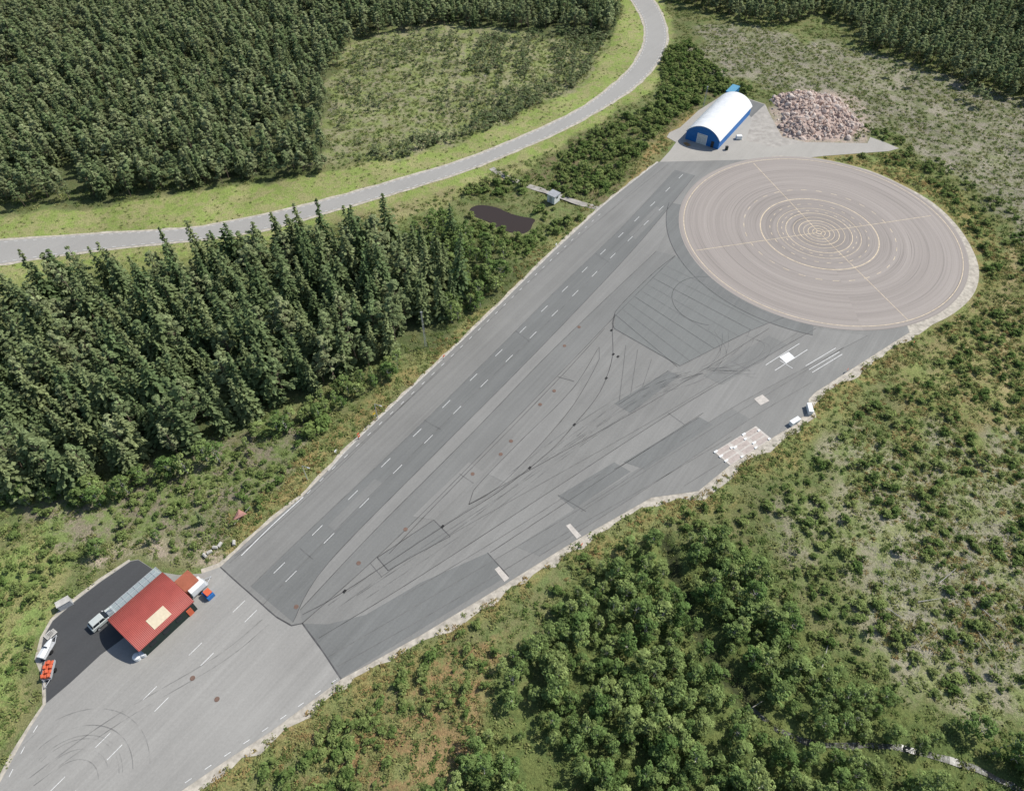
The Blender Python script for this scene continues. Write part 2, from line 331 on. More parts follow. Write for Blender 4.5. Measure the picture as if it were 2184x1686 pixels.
po=sheet('skid_pad',[(x-PADC[0],y-PADC[1]) for x,y in pad],.077,m); po.location=(PADC[0],PADC[1],0)
pm=Acc()
def circ(r,n=128,a0=0,a1=2*math.pi,c=PADC): return [(c[0]+r*math.cos(a),c[1]+r*math.sin(a)) for a in np.linspace(a0,a1,n,endpoint=(a1-a0)<6.28)]
for r_,w in((36.9,.17),(15.8,.24),(11.2,.12),(8.9,.18),(6.9,.12),(5.4,.18),(4.1,.12),(2.9,.18),(1.7,.16),(.7,.2)): pm.ribbon(circ(r_),w,.084,closed=True)
for r_,nd,fr in((20.3,30,.4),(13.2,26,.35),(10.0,24,.35)):
    for k in range(nd): pm.ribbon(circ(r_,6,2*math.pi*k/nd,2*math.pi*(k+fr)/nd),.15,.084)
for e in((1607,348),(1936,682),(1485,534),(1985,460)):
    q=P(*e); pm.ribbon(list(zip(np.linspace(PADC[0]+(q[0]-PADC[0])*.02,q[0],12),np.linspace(PADC[1]+(q[1]-PADC[1])*.02,q[1],12))),.14,.090)
pm.make('pad_markings',M['yellow'])
# seams
s=Acc(); s2=Acc()
def seam(l,w=.12,A=None): (A or s).ribbon(px_line(l),w,.0740 if A is None else .0720,.3)
seam([(500,1185),(640,1075),(950,775),(1200,535),(1425,350)],A=s2)
seam(LS0,A=s2); seam(LS1); seam(LS2); seam(LS3); seam(LR0); seam(LR1,A=s2)
seam([(830,1180),(930,1075),(1180,820),(1290,700)])
seam([(1000,1075),(1160,985),(1400,850),(1640,700)])
seam([(960,1140),(1200,1005),(1420,880),(1700,710)],A=s2)
seam(LR2[:3]); seam([(1240,1090),(1540,900),(1800,740)],A=s2)
seam([(560,1290),(760,1085),(1000,850),(1200,655),(1400,450)],A=s2)
seam([(490,1200),(700,1010),(960,770)],A=s2)
seam([(720,1420),(950,1290),(1200,1140),(1400,1025),(1560,930)],A=s2)
seam([(860,1270),(1060,1150),(1280,1010)],A=s2); seam([(1150,1185),(1380,1040),(1600,893),(1730,815)],A=s2); seam([(1460,1035),(1540,985)],A=s2)
for q_ in ([(640,1168),(668,1192)],[(905,895),(940,915)],[(1100,705),(1130,728)],[(1270,540),(1300,560)],[(980,1010),(1010,1030)],[(1425,880),(1460,905)],[(1560,770),(1600,790)],[(790,1200),(815,1230)]): seam(q_,A=s2)
seam([(1000,1075),(1010,1045),(1100,950),(1220,830),(1278,740),(1278,765),(1225,860),(1150,950),(1060,1040),(1000,1075)])
seam([(645,1310),(735,1260),(945,1122),(1060,1050),(1130,997),(1180,955),(1225,905),(1270,850),(1293,806),(1307,755),(1306,702),(1312,670)],.14)
seam([(1425,790),(1320,862)]); seam([(1335,735),(1320,862)],A=s2); seam([(1360,745),(1345,840)],A=s2); seam([(1390,765),(1370,825)],A=s2)
seam([(1190,803),(1225,813)]); seam([(1040,1178),(1085,1228)],.14)
seam([(805,1188),(865,1148),(925,1108)],.14);seam([(925,1108),(960,1143)],.14);seam([(960,1143),(890,1180),(828,1216)],.14);seam([(828,1216),(805,1188)],.14)
seam([(1310,1000),(1345,980),(1490,890)]); seam([(1190,1055),(1250,1090)])
seam([(1310,700),(1450,780)],.16);seam([(1450,780),(1600,705),(1690,670)],.14); seam([(1310,700),(1312,665),(1390,585),(1440,545)],.16)
for k in range(9):
    t_=k/9.; u0=1314+t_*120; v0=672-t_*118; u1=1435+t_*235+10; v1=790-t_*118
    seam([(u0,v0),(u0*.5+u1*.5,v0*.5+v1*.5-4),(u1,v1-8)],.11,A=(s2 if k%3 else None))
seam([(590,1315),(530,1262),(470,1208)],.2); seam([(645,1328),(690,1390),(728,1447)],.2); seam([(590,1315),(622,1333),(645,1328)],.2)
s.ribbon(circ(41.8,60,a0,a1_),.15,.0755); s.ribbon(circ(9,40,0,6.28,P(1510,640))[8:30],.13,.0755)
s.make('asphalt_seams',M['seam']); s2.make('faded_asphalt_seams',M['seam2'])
m,nt,b=mat('tyre_mark'); b.inputs['Base Color'].default_value=(.09,.09,.09,1)
tr=N(nt,'ShaderNodeBsdfTransparent'); mx=N(nt,'ShaderNodeMixShader'); nt.links.new(mrange(nt,noise(nt,coord(nt),.3,4),.38,.66,.0,.38),mx.inputs[0]); nt.links.new(tr.outputs[0],mx.inputs[1]); nt.links.new(b.outputs[0],mx.inputs[2]); nt.links.new(mx.outputs[0],nt.nodes['Material Output'].inputs[0])
k=Acc()
for i_,l in enumerate(([(700,1290),(900,1150),(1100,1020),(1300,890),(1450,800),(1530,788),(1600,800)],[(760,1270),(1000,1110),(1200,960),(1400,830),(1520,770),(1535,740),(1510,700)],[(1060,1030),(1250,890),(1420,800),(1600,790)],[(1440,800),(1520,780),(1580,740),(1600,700)],[(1230,930),(1330,850),(1480,790),(1560,785)],[(60,1660),(240,1530),(460,1400),(560,1320)],[(1540,700),(1536,745),(1490,800),(1380,835)],[(1500,790),(1600,770),(1630,735),(1590,715)])):
    k.ribbon(px_line(l,1),.16,.086+.0015*i_,.3)
    k.ribbon([(x+1.3,y-.9) for x,y in px_line(l,1)],.14,.0865+.0015*i_,.3)
c0=P(150,1680)
for r_ in(4,5.5,7,7.5,9,11.5): k.ribbon(circ(r_,40,.3,2.6,c0),.12,.099,.3)
k.make('tyre_marks',m)
# white markings
w=Acc()
rowA=[(30,1765),(122,1672),(220,1577),(320,1477),(417,1383),(510,1292),(596,1210),(677,1130),(753,1055),(823,986),(890,922),(952,861),(1010,804),(1064,752),(1115,703),(1161,658),(1205,616),(1247,575),(1286,537),(1324,501),(1358,467),(1392,435),(1424,404),(1452,376)]
rowB=[(50,1795),(145,1702),(245,1603),(345,1501),(442,1405),(535,1313),(621,1228),(702,1147),(777,1072),(848,1000),(914,936),(975,874),(1033,817),(1086,764),(1137,714),(1183,668),(1227,625),(1268,584),(1307,545),(1344,509),(1378,475),(1410,444)]
for row in(rowA,rowB):
    q=np.array(PP(row))
    for i in range(len(q)):
        t_=q[min(i+1,len(q)-1)]-q[max(i-1,0)]; t_/=np.linalg.norm(t_); w.ribbon([q[i]-t_*1.35,q[i]+t_*1.35],.10,.082)
w.ribbon(px_line([(515,1184),(580,1120),(647,1059)]),.16,.082)
def dashes(line,a,gap,wd,z=.082):
    p=resamp(line,int(sum(np.linalg.norm(np.diff(np.array(line),axis=0),axis=1))/.5)); i=0; na=int(a/.5); ng=int(gap/.5)
    while i+na<len(p): w.ribbon(p[i:i+na+1],wd,z); i+=na+ng
dashes(px_line([(655,1052),(775,937),(958,764),(1190,540),(1290,447)]),1,2.5,.09)
dashes(px_line([(395,1668),(490,1604),(590,1538),(720,1446)]),1,2,.10)
dashes(px_line([(20,1655),(60,1578),(105,1510)]),1,2,.10)
def inset(A,B,f): return [tuple(A[i]*(1-f)+B[i]*f) for i in range(160)]
dashes(inset(U,L,.07),1,1.5,.10,.036); dashes(inset(U,L,.93),1,1.5,.10,.036)
for l in([(1633,778),(1705,732)],[(1652,790),(1722,745)],[(1718,780),(1782,742)],[(1725,788),(1790,750)],[(1732,794),(1796,755)],[(1663,768),(1690,785)]): w.ribbon(px_line(l),.12,.082)
w.make('road_markings',M['white'])
sheet('white_marking_square',PP([(1662,761),(1682,750),(1696,763),(1676,774)]),.078,M['white'])
def slabq(q,z,m): return sheet('concrete_slab',PP(q),z,m)
slabq([(1608,850),(1626,841),(1641,854),(1622,864)],.078,M['slab'])
slabq([(1207,1120),(1216,1116),(1240,1142),(1230,1148)],.078,M['slab'])
slabq([(1055,1213),(1064,1207),(1086,1232),(1076,1240)],.078,M['slab'])
e=empty('bump_test_pad')
A0,B0,Cc,D0=[np.array(P(*q)) for q in((1523,963),(1612,908),(1645,935),(1557,992))]
sheet('base',[A0,B0,Cc,D0],.078,M['slab'],e)
a=Acc(); bk=Acc(); rzp=math.atan2(*(B0-A0)[::-1])
for i in range(3):
    for j in range(3):
        f=lambda s_,t_:(A0*(1-s_)+B0*s_)*(1-t_)+(D0*(1-s_)+Cc*s_)*t_
        s0,s1=(i+.12)/3,(i+.88)/3; t0,t1=(j+.12)/3,(j+.88)/3
        b_=len(a.v); a.v+=[(*f(s0,t0),.086),(*f(s1,t0),.086),(*f(s1,t1),.086),(*f(s0,t1),.086)]; a.f.append((b_+3,b_+2,b_+1,b_))
        if (i*5+j*3)%2==0 or i==0: bk.box((*f(s0-.02,t0),.16),(.9,.4,.18),rzp)
        if j!=1: bk.box((*f(s1,t1),.163),(.6,.4,.18),rzp)
a.make('pink_slabs',M['slab2'],e); bk.make('kerb_blocks',M['whitewall'],e)
kb2=Acc()
kp=px_line([(700,1004),(765,934),(950,759),(1060,654),(1180,536),(1285,439),(1400,348)],3)
for i in range(len(kp)-1):
    a_=np.array(kp[i]);b_=np.array(kp[i+1]);d=b_-a_; kb2.box(((a_[0]+b_[0])/2,(a_[1]+b_[1])/2,.08),(np.linalg.norm(d)*.97,.22,.18),math.atan2(d[1],d[0]))
kb2.make('runway_kerb',M['kerb'])
mh=Acc(); dr=Acc()
for u,v in((865,1128),(765,1200),(1068,968),(632,1293),(463,1490),(411,1445),(1204,737),(1152,862),(1182,833),(1090,940),(1008,1010),(1235,697)):
    x,y=P(u,v); mh.cyl((x,y,.05),(x,y,.084),.42,.42,16)
for u,v in((735,1260),(1225,905),(1130,997),(1293,806),(1308,755),(1304,704),(944,1122),(1318,760)):
    x,y=P(u,v); dr.box((x,y,.08),(.7,.5,.02),LANE)
mh.make('manhole_covers',M['brown']); dr.make('storm_drains',M['black'])
# pond and stream
m,nt,b=mat('pond_water'); b.inputs['Base Color'].default_value=(.045,.033,.026,1); b.inputs['Roughness'].default_value=.12; b.inputs['Specular IOR Level'].default_value=.3
bp=N(nt,'ShaderNodeBump'); bp.inputs['Strength'].default_value=.15; nt.links.new(noise(nt,coord(nt),2),bp.inputs['Height']); nt.links.new(bp.outputs[0],b.inputs['Normal'])
pc=np.array(pond).mean(0); sheet('pond_water',[tuple(pc+(np.array(q)-pc)*1.06) for q in pond],-.2,m)
st=Acc()
stl=px_line([(1610,1505),(1660,1552),(1720,1578),(1790,1590),(1870,1588),(1950,1600),(2050,1628),(2130,1662),(2200,1700)],1.5)
sp=np.array(stl); sh=height(sp); st.ribbon(stl,.9,0,.5); st.v=[(x,y,float(sh[i//2])+.12) for i,(x,y,z) in enumerate(st.v)]
m2,nt,b=mat('stream_water'); f=mrange(nt,noise(nt,coord(nt),2.2,5,.8),.52,.66,0,1); nt.links.new(mixc(nt,f,(.06,.06,.045),(.36,.36,.32)),b.inputs['Base Color']); b.inputs['Roughness'].default_value=.2
st.make('stream_water',m2)
# ---------------------------------------------------------------- foliage
def leafmat(name,ca,cb,trans=.35):
    m,nt,b=mat(name); nt.nodes.remove(b); oi=N(nt,'ShaderNodeObjectInfo'); at=N(nt,'ShaderNodeAttribute',attribute_name='tint')
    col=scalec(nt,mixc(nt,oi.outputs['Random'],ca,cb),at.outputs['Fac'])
    df=N(nt,'ShaderNodeBsdfDiffuse'); nt.links.new(col,df.inputs[0])
    tl=N(nt,'ShaderNodeBsdfTranslucent'); nt.links.new(col,tl.inputs[0]); mx=N(nt,'ShaderNodeMixShader'); mx.inputs[0].default_value=trans
    nt.links.new(df.outputs[0],mx.inputs[1]); nt.links.new(tl.outputs[0],mx.inputs[2]); nt.links.new(mx.outputs[0],nt.nodes['Material Output'].inputs[0]); return m
LM={'spruce':leafmat('spruce_needles',(.115,.165,.072),(.22,.255,.12)),'pine':leafmat('pine_needles',(.175,.235,.105),(.31,.345,.18)),
    'birch':leafmat('birch_leaves',(.14,.225,.068),(.29,.355,.13)),'bush':leafmat('shrub_leaves',(.13,.20,.058),(.26,.31,.11)),
    'scrub':leafmat('scrub_leaves',(.16,.215,.068),(.30,.30,.125)),'dry':leafmat('dry_grass',(.37,.26,.12),(.28,.27,.11))}
def unit(v): return v/(np.linalg.norm(v,axis=1,keepdims=True)+1e-9)
class Proto:
    def __init__(s): s.V=[];s.Fq=[];s.T=[];s.MI=[];s.n=0
    def cards(s,C,Nn,A,B,tint,T=None):
        n=len(C); Nn=unit(Nn)
        if T is None: T=rng.normal(size=(n,3))
        T=T-(T*Nn).sum(1,keepdims=True)*Nn; T=unit(T); Bv=np.cross(Nn,T)
        A=np.broadcast_to(A,(n,))[:,None]; B=np.broadcast_to(B,(n,))[:,None]
        v=np.stack([C-T*A,C-Bv*B,C+T*A,C+Bv*B],1)+rng.normal(size=(n,4,3))*(A[:,None]*.12)
        s.V+=v.reshape(-1,3).tolist(); i=s.n+np.arange(n)*4; s.Fq+=np.stack([i,i+1,i+2,i+3],1).tolist(); s.n+=4*n
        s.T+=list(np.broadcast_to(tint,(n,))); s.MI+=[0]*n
    def tube(s,a,b,r0,r1,n=5):
        acc=Acc(); acc.cyl(a,b,r0,r1,n); s.V+=[list(x) for x in acc.v]; s.Fq+=[[i+s.n for i in f] for f in acc.f]; s.n+=len(acc.v); s.T+=[1]*len(acc.f); s.MI+=[1]*len(acc.f)
    def make(s,name,m1,m2):
        me=mesh(name,s.V,s.Fq,[m1,m2],s.MI); at=me.attributes.new('tint','FLOAT','FACE'); at.data.foreach_set('value',np.array(s.T,np.float32)); return me
def spruce(name,h=15,r=2.3,lev=30):
    p=Proto(); p.tube((0,0,0),(0,0,h*.97),.016*h,.03)
    for z in np.linspace(.08*h,h*.985,lev):
        f=1-z/h; L0=r*(f**.8)*(1 if f<.85 else .8)+.12; nb=int(5+5*f)
        L0*=rng.uniform(.8,1.15)
        for k in range(nb):
            a=rng.uniform(0,6.28); L=L0*rng.uniform(.6,1.25); d=np.array([math.cos(a),math.sin(a),-.28+.5*(1-f)*.6]); mm=3 if L>1.1 else 2
            ss=np.linspace(.35,1,mm)+rng.normal(size=mm)*.04; C=np.array([0,0,z])+d*(ss*L)[:,None]+rng.normal(size=(mm,3))*.06; C[:,2]-=.18*L*ss**2
            Nn=np.tile([.25*d[0],.25*d[1],1.],(mm,1))+rng.normal(size=(mm,3))*.35
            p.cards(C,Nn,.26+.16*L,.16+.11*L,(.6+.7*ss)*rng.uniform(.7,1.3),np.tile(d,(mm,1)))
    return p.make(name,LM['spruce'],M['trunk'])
def blob(p,c,rad,n,size,tint,up=.5):
    v=unit(rng.normal(size=(n,3))); v[:,2]=np.where(v[:,2]<-.3,-v[:,2],v[:,2]); rr=rng.uniform(.6,1.05,(n,1)); C=np.array(c)+v*rr*np.array(rad)
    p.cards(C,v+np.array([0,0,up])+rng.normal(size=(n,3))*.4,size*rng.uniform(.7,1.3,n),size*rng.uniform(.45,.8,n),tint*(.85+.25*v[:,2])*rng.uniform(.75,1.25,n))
def pine(name,h=7.5,r=1.9,nc=24):
    p=Proto(); p.tube((0,0,0),(rng.normal()*.2,rng.normal()*.2,h*.95),.013*h,.03)
    for k in range(nc):
        t=rng.uniform(0,1)**.9; z=h*(.28+.70*t); a=rng.uniform(0,6.28); R=r*(1-t**1.5*.92)*rng.uniform(.3,1); c=(R*math.cos(a),R*math.sin(a),z)
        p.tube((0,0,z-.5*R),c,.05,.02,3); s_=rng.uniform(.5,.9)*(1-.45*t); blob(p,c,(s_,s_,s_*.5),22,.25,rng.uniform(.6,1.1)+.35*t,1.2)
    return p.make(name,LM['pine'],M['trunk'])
def birch(name,h=7,r=2.0,nc=28,m='birch',bark='birch',lo=.2,nl=26):
    p=Proto(); p.tube((0,0,0),(rng.normal()*.2,rng.normal()*.2,h*.8),.014*h,.03)
    for k in range(nc):
        t=rng.uniform(0,1); z=h*(lo+(.95-lo)*t); a=rng.uniform(0,6.28); R=r*math.sin(math.pi*min(1,.18+.80*t))**.7*rng.uniform(.45,1); c=(R*math.cos(a),R*math.sin(a),z)
        if k%2: p.tube((0,0,max(.2,z-.8*R)),c,.05,.02,3)
        s_=rng.uniform(.4,.8)*r/2; blob(p,c,(s_,s_,s_*.7),nl,.19*r/2+.04,rng.uniform(.55,1.35),.9)
    return p.make(name,LM[m],M[bark])
def bush(name,r=1.0,h=1.3,nc=11,m='bush'):
    p=Proto()
    for k in range(4): p.tube((0,0,0),(rng.normal()*.4*r,rng.normal()*.4*r,h*.7),.04,.015,3)
    for k in range(nc):
        a=rng.uniform(0,6.28); R=r*rng.uniform(0,.85); c=(R*math.cos(a),R*math.sin(a),h*rng.uniform(.25,.85)*(1-.4*R/r)); s_=rng.uniform(.3,.5)*r; blob(p,c,(s_,s_,s_*.8),18,.14*r+.03,rng.uniform(.7,1.3),.8)
    return p.make(name,LM[m],M['trunk'])
def tuft(name,m,r=.6,n=28):
    p=Proto(); v=rng.normal(size=(n,3))*np.array([.45,.45,.18])*r; v[:,2]=np.abs(v[:,2])+.08
    p.cards(v,rng.normal(size=(n,3))*.5+np.array([0,0,.9]),.16*rng.uniform(.6,1.4,n),.09*rng.uniform(.6,1.4,n),rng.uniform(.6,1.4,n)); return p.make(name,LM[m],M['trunk'])
def brash(name):
    a=Acc()
    for k in range(7):
        x,y=rng.normal(size=2)*.8; t_=rng.uniform(0,3.14); l=rng.uniform(.3,1.1); dx,dy=math.cos(t_)*l,math.sin(t_)*l
        a.cyl((x-dx,y-dy,.08),(x+dx,y+dy,rng.uniform(.1,.35)),.035,.02,3)
    return mesh(name,a.v,a.f,M['twig'])
def collec(name,meshes):
    c=bpy.data.collections.new(name)
    for i,mm in enumerate(meshes): c.objects.link(bpy.data.objects.new(mm.name,mm))
    return c
mS=[spruce('spruce_tree_a'),spruce('spruce_tree_b',15,2.0,32),spruce('spruce_tree_c',14,2.9,28),spruce('spruce_tree_d',15,2.3,30)]
mP=[pine('pine_tree_a'),pine('pine_tree_b',7,2.2,28),pine('pine_tree_c',8.4,1.7,22),pine('pine_tree_d',6.5,2.0,24)]
mP2=[pine('tall_pine_tree_a',13,2.8,46),pine('tall_pine_tree_b',12,3.1,50)]
mB=[birch('birch_tree_a'),birch('birch_tree_b',6.5,2.3,32),birch('birch_tree_c',7.5,1.8,26)]
mU=[bush('shrub_a'),bush('shrub_b',1.2,1.2,13),bush('shrub_c',.9,1.6,11)]
mT=[tuft('tuft_a','scrub'),tuft('tuft_b','scrub',.8,34),tuft('tuft_c','bush',.6)]
mD=[tuft('dry_a','dry'),tuft('dry_b','dry',.8,34),tuft('dry_c','scrub',.6)]
mY=[birch('young_pine_a',2.6,1.1,12,'pine','trunk',.12,20),birch('young_pine_b',3.0,.95,12,'pine','trunk',.12,20)]
col_birch=collec('birch_kinds',mB); col_shrub=collec('shrub_kinds',mU); col_tuft=collec('tuft_kinds',mT); col_dry=collec('dry_kinds',mD); col_young=collec('young_pine_kinds',mY); col_brash=collec('brash_kinds',[brash('brash_a'),brash('brash_b')])
col_pine=collec('pine_kinds',mP); col_grove=collec('grove_kinds',mS+mP2)
def scatter_pts(name,pts,zs,sc,coll,nk,parent=None):
    n=len(pts); me=bpy.data.meshes.new(name); me.vertices.add(n); me.vertices.foreach_set('co',np.concatenate([pts,zs[:,None]],1).ravel())
    sv=np.stack([sc*rng.uniform(.85,1.2,n),sc*rng.uniform(.85,1.2,n),sc*rng.uniform(.8,1.2,n)],1)
    a=me.attributes.new('sv','FLOAT_VECTOR','POINT'); a.data.foreach_set('vector',sv.ravel().astype(np.float32))
    a=me.attributes.new('rv','FLOAT_VECTOR','POINT'); rv=np.stack([rng.normal(size=n)*.04,rng.normal(size=n)*.04,rng.uniform(0,6.28,n)],1); a.data.foreach_set('vector',rv.ravel().astype(np.float32))
    a=me.attributes.new('pk','INT','POINT'); a.data.foreach_set('value',rng.integers(0,nk,n).astype(np.int32))
    o=obj(name,me,parent); ng=bpy.data.node_groups.new(name+'_scatter','GeometryNodeTree')
    ng.interface.new_socket('Geometry',in_out='INPUT',socket_type='NodeSocketGeometry'); ng.interface.new_socket('Geometry',in_out='OUTPUT',socket_type='NodeSocketGeometry')
    gi=ng.nodes.new('NodeGroupInput'); go=ng.nodes.new('NodeGroupOutput'); ip=ng.nodes.new('GeometryNodeInstanceOnPoints'); ci=ng.nodes.new('GeometryNodeCollectionInfo')
    ci.inputs['Collection'].default_value=coll; ci.inputs['Separate Children'].default_value=True; ci.inputs['Reset Children'].default_value=True
    def na(nm,t): x=ng.nodes.new('GeometryNodeInputNamedAttribute'); x.data_type=t; x.inputs['Name'].default_value=nm; return [q for q in x.outputs if q.enabled and q.name=='Attribute'][0]
    L_=ng.links.new; L_(gi.outputs[0],ip.inputs['Points']); L_(ci.outputs[0],ip.inputs['Instance']); ip.inputs['Pick Instance'].default_value=True
    L_(na('pk','INT'),ip.inputs['Instance Index']); L_(na('rv','FLOAT_VECTOR'),ip.inputs['Rotation']); L_(na('sv','FLOAT_VECTOR'),ip.inputs['Scale']); L_(ip.outputs[0],go.inputs[0])
    md=o.modifiers.new('scatter','NODES'); md.node_group=ng; return o
BUILD=[PP([(215,1330),(300,1200),(450,1215),(440,1290),(300,1410)]),PP([(1440,300),(1550,190),(1620,240),(1540,330)]),PP([(1158,430),(1185,400),(1208,420),(1182,442)])]
GAPS=[PP([(118,350),(150,335),(190,420),(165,445),(135,400)]),PP([(690,330),(700,180),(760,90),(775,95),(725,190),(715,340)])]
RUB=PP([(1645,215),(1665,197),(1725,190),(1790,205),(1840,265),(1810,303),(1700,305),(1660,285)])
pondx=[tuple(pc+(np.array(q)-pc)*1.22) for q in pond]
def scatter(name,polys,spacing,coll,nk,smin,smax,thr=0,nsc=.08,buf=1.0,excl=[]):
    out=[]
    for px in polys:
        poly=PP(px); a=np.array(poly); x0,y0=a.min(0); x1,y1=a.max(0)
        gx,gy=np.meshgrid(np.arange(x0,x1,spacing),np.arange(y0,y1,spacing)); q=np.stack([gx.ravel(),gy.ravel()],1)+rng.uniform(-.48,.48,(gx.size,2))*spacing
        out.append(q[inpoly(q,poly)])
    q=np.concatenate(out)
    if thr>0: q=q[fbm(q,nsc)+rng.normal(size=len(q))*.06>thr]
    for e_ in list(excl)+BUILD+[pondx,RUB]: q=q[~inpoly(q,e_)]
    pd=paved_d(q); q=q[pd>buf]; pd=pd[pd>buf]
    sc=rng.uniform(smin,smax,len(q))
    return scatter_pts(name,q,height(q,pd),sc,coll,nk)
scatter('pine_forest',[[(-180,440),(0,438),(60,440),(130,428),(200,425),(380,402),(560,378),(700,372),(690,250),(700,170),(760,85),(900,60),(1100,60),(1310,72),(1315,0),(1300,-60),(-180,-60)]],2.9,col_pine,4,.65,1.3,.30,.09,4,GAPS)
scatter('forest_edge_spruces',[[(150,430),(200,300),(400,330),(560,300),(690,300),(695,370),(560,376),(380,400),(200,423)],[(740,60),(1300,60),(1310,0),(760,0)],[(0,400),(0,200),(400,100),(650,150),(650,300),(300,300)]],6,collec('edge_spruce_kinds',mS[:2]),2,.45,.75,.42,.1,4)
scatter('spruce_forest',[[(-150,660),(0,655),(200,610),(400,590),(480,570),(640,545),(800,530),(850,520),(900,560),(980,590),(1000,640),(960,680),(880,700),(840,760),(780,790),(700,830),(620,870),(500,915),(420,975),(350,985),(220,1040),(100,1070),(0,1030),(-150,1060)]],3.6,col_grove,6,.7,1.28,.22,.1,4)
scatter('birch_grove',[[(850,520),(960,470),(1000,500),(1090,545),(1110,580),(1050,640),(990,680),(900,700),(980,620),(930,560)],[(600,890),(780,800),(850,765),(850,800),(720,870),(620,930),(480,960),(440,985)],[(0,1040),(220,1050),(420,990),(500,930),(480,990),(250,1080),(0,1080)]],2.6,col_birch,3,.45,.95,.27,.12,3)
scatter('right_forest',[[(1430,0),(1500,30),(1600,55),(1690,50),(1760,30),(1830,65),(1830,100),(1900,122),(1990,155),(2100,200),(2330,270),(2380,-60),(1430,-60)]],2.9,col_pine,4,.8,1.2,.22,.08,3)
scatter('young_pines',[[(715,340),(715,200),(760,100),(900,60),(1290,90),(1240,185),(1000,285),(840,348)]],2.3,col_young,2,.4,1.0,.48,.07,2)
scatter('young_pine_thicket',[[(980,290),(1080,200),(1000,150),(1020,80),(1310,60),(1265,140),(1225,190),(1050,275)],[(790,350),(800,310),(900,290),(1000,275),(960,310)]],2.3,col_young,2,.8,1.4,.30,.07,2)
scatter('deciduous_thicket',[[(1300,1190),(1370,1150),(1410,1160),(1470,1330),(1560,1460),(1600,1530),(1680,1600),(1900,1640),(2250,1760),(2250,1850),(900,1850),(920,1690),(1000,1590),(1090,1500),(1060,1420),(1180,1320),(1240,1250)],[(1440,1140),(1540,1150),(1640,1230),(1700,1350),(1800,1450),(1900,1490),(2100,1560),(2300,1620),(2300,1720),(2150,1650),(2050,1610),(1750,1560),(1640,1500),(1510,1330),(1460,1200)]],2.3,col_birch,3,.3,.92,.30,.1,3,[ditch])
scatter('runway_side_shrubs',[[(1110,385),(1240,295),(1430,205),(1500,175),(1560,190),(1440,250),(1360,330),(1300,410),(1230,425)],[(990,405),(1080,370),(1165,440),(1200,440),(1260,455),(1150,520),(1110,560),(1000,500)],[(1420,100),(1470,90),(1560,180),(1640,190),(1480,220),(1400,210)],[(840,1460),(940,1390),(960,1410),(860,1480)],[(545,1650),(780,1510),(800,1600),(700,1740),(560,1740)]],1.8,col_shrub,3,.6,1.7,.35,.1,1.5)
scatter('edge_shrubs',[[(60,1000),(420,1000),(640,880),(720,860),(660,960),(560,1090),(450,1160),(200,1210),(40,1140)],[(1640,190),(1860,260),(1950,310),(2100,400),(2250,540),(2250,900),(2000,700),(2080,520),(1960,360),(1720,330)],[(1400,1110),(1560,1060),(1740,960),(1900,820),(2050,740),(2250,800),(2250,1500),(1900,1470),(1700,1330),(1540,1150)],[(720,1500),(1100,1280),(1300,1150),(1240,1250),(1060,1420),(1000,1560),(900,1700),(560,1700)],[(-150,1090),(80,1100),(160,1260),(80,1400),(-150,1700)]],2.0,col_shrub,3,.25,1.25,.45,.2,1.5)
whole=[(-130,-40),(2330,-40),(2330,1780),(-130,1780)]
FORESTS=[PP([(-180,425),(700,365),(700,170),(760,85),(1310,72),(1315,-60),(-180,-60)]),PP([(-150,670),(480,580),(850,530),(980,600),(840,750),(500,900),(100,1050),(-150,1050)]),PP(verge_px)]
scatter('scrub_vegetation',[whole],1.35,col_tuft,3,.4,1.5,.35,.3,1.0,FORESTS)
scatter('verge_tufts',[verge_px],2.2,col_tuft,3,.3,.9,.5,.1,1.0)
scatter('dry_scrub',[[(1290,435),(1180,525),(950,750),(765,925),(645,1048),(470,1190),(430,1150),(560,1040),(700,910),(870,750),(990,670),(1120,550),(1250,440)],[(1290,440),(1380,330),(1440,250),(1490,235),(1405,345)],[(1640,320),(1920,315),(2050,420),(2150,520),(2150,640),(1840,840),(1560,1070),(1240,1220),(900,1400),(560,1660),(300,1850),(380,1690),(728,1447),(1390,1060),(1725,850),(2080,580),(1760,340)],[(640,1560),(850,1420),(1060,1370),(1050,1520),(960,1650),(560,1686)],[(1850,560),(2300,500),(2300,1450),(1900,1400),(1800,1100)]],1.15,col_dry,3,.4,1.1,.42,.2,.9)
scatter('logging_brash',[[(1480,60),(1620,60),(1850,110),(2020,160),(2300,260),(2300,560),(2184,520),(1980,330),(1870,270),(1700,190),(1500,160)],[(1850,1130),(2250,1100),(2250,1500),(2100,1480),(1900,1400)],[(700,340),(700,180),(900,50),(1100,185),(840,348)]],2.8,col_brash,2,.4,1.1,.48,.14,2)
def tree(kind,u,v,h):
    d={'spruce':(mS,15,'spruce_tree'),'pine':(mP,7.5,'pine_tree'),'birch':(mB,7,'birch_tree'),'shrub':(mU,1.4,'shrub')}[kind]
    x,y=P(u,v); o=obj(d[2],random.choice(d[0])); o.location=(x,y,float(height(np.array([[x,y]]))[0])-.05); s_=h/d[1]; o.scale=(s_*random.uniform(.9,1.1),)*2+(s_,); o.rotation_euler=(0,0,random.uniform(0,6))
for a_ in(('birch',215,1175,5),('spruce',432,1112,4.5),('shrub',660,925,3.2),('shrub',690,905,3),('spruce',655,540,18),('spruce',520,585,17),('spruce',610,560,17),('spruce',800,570,16),('spruce',965,520,13),('birch',1540,175,5),('pine',2060,210,7),('pine',2090,230,7),('pine',2075,220,7),('pine',1900,165,6),('pine',1945,185,6),('spruce',490,905,12),('birch',1330,1270,6),('birch',1230,1340,6),('birch',1010,1640,5),('birch',340,1150,3.5),('birch',270,1120,3),('spruce',320,1160,3),('birch',1960,390,3),('birch',2100,1290,3)): tree(*a_)
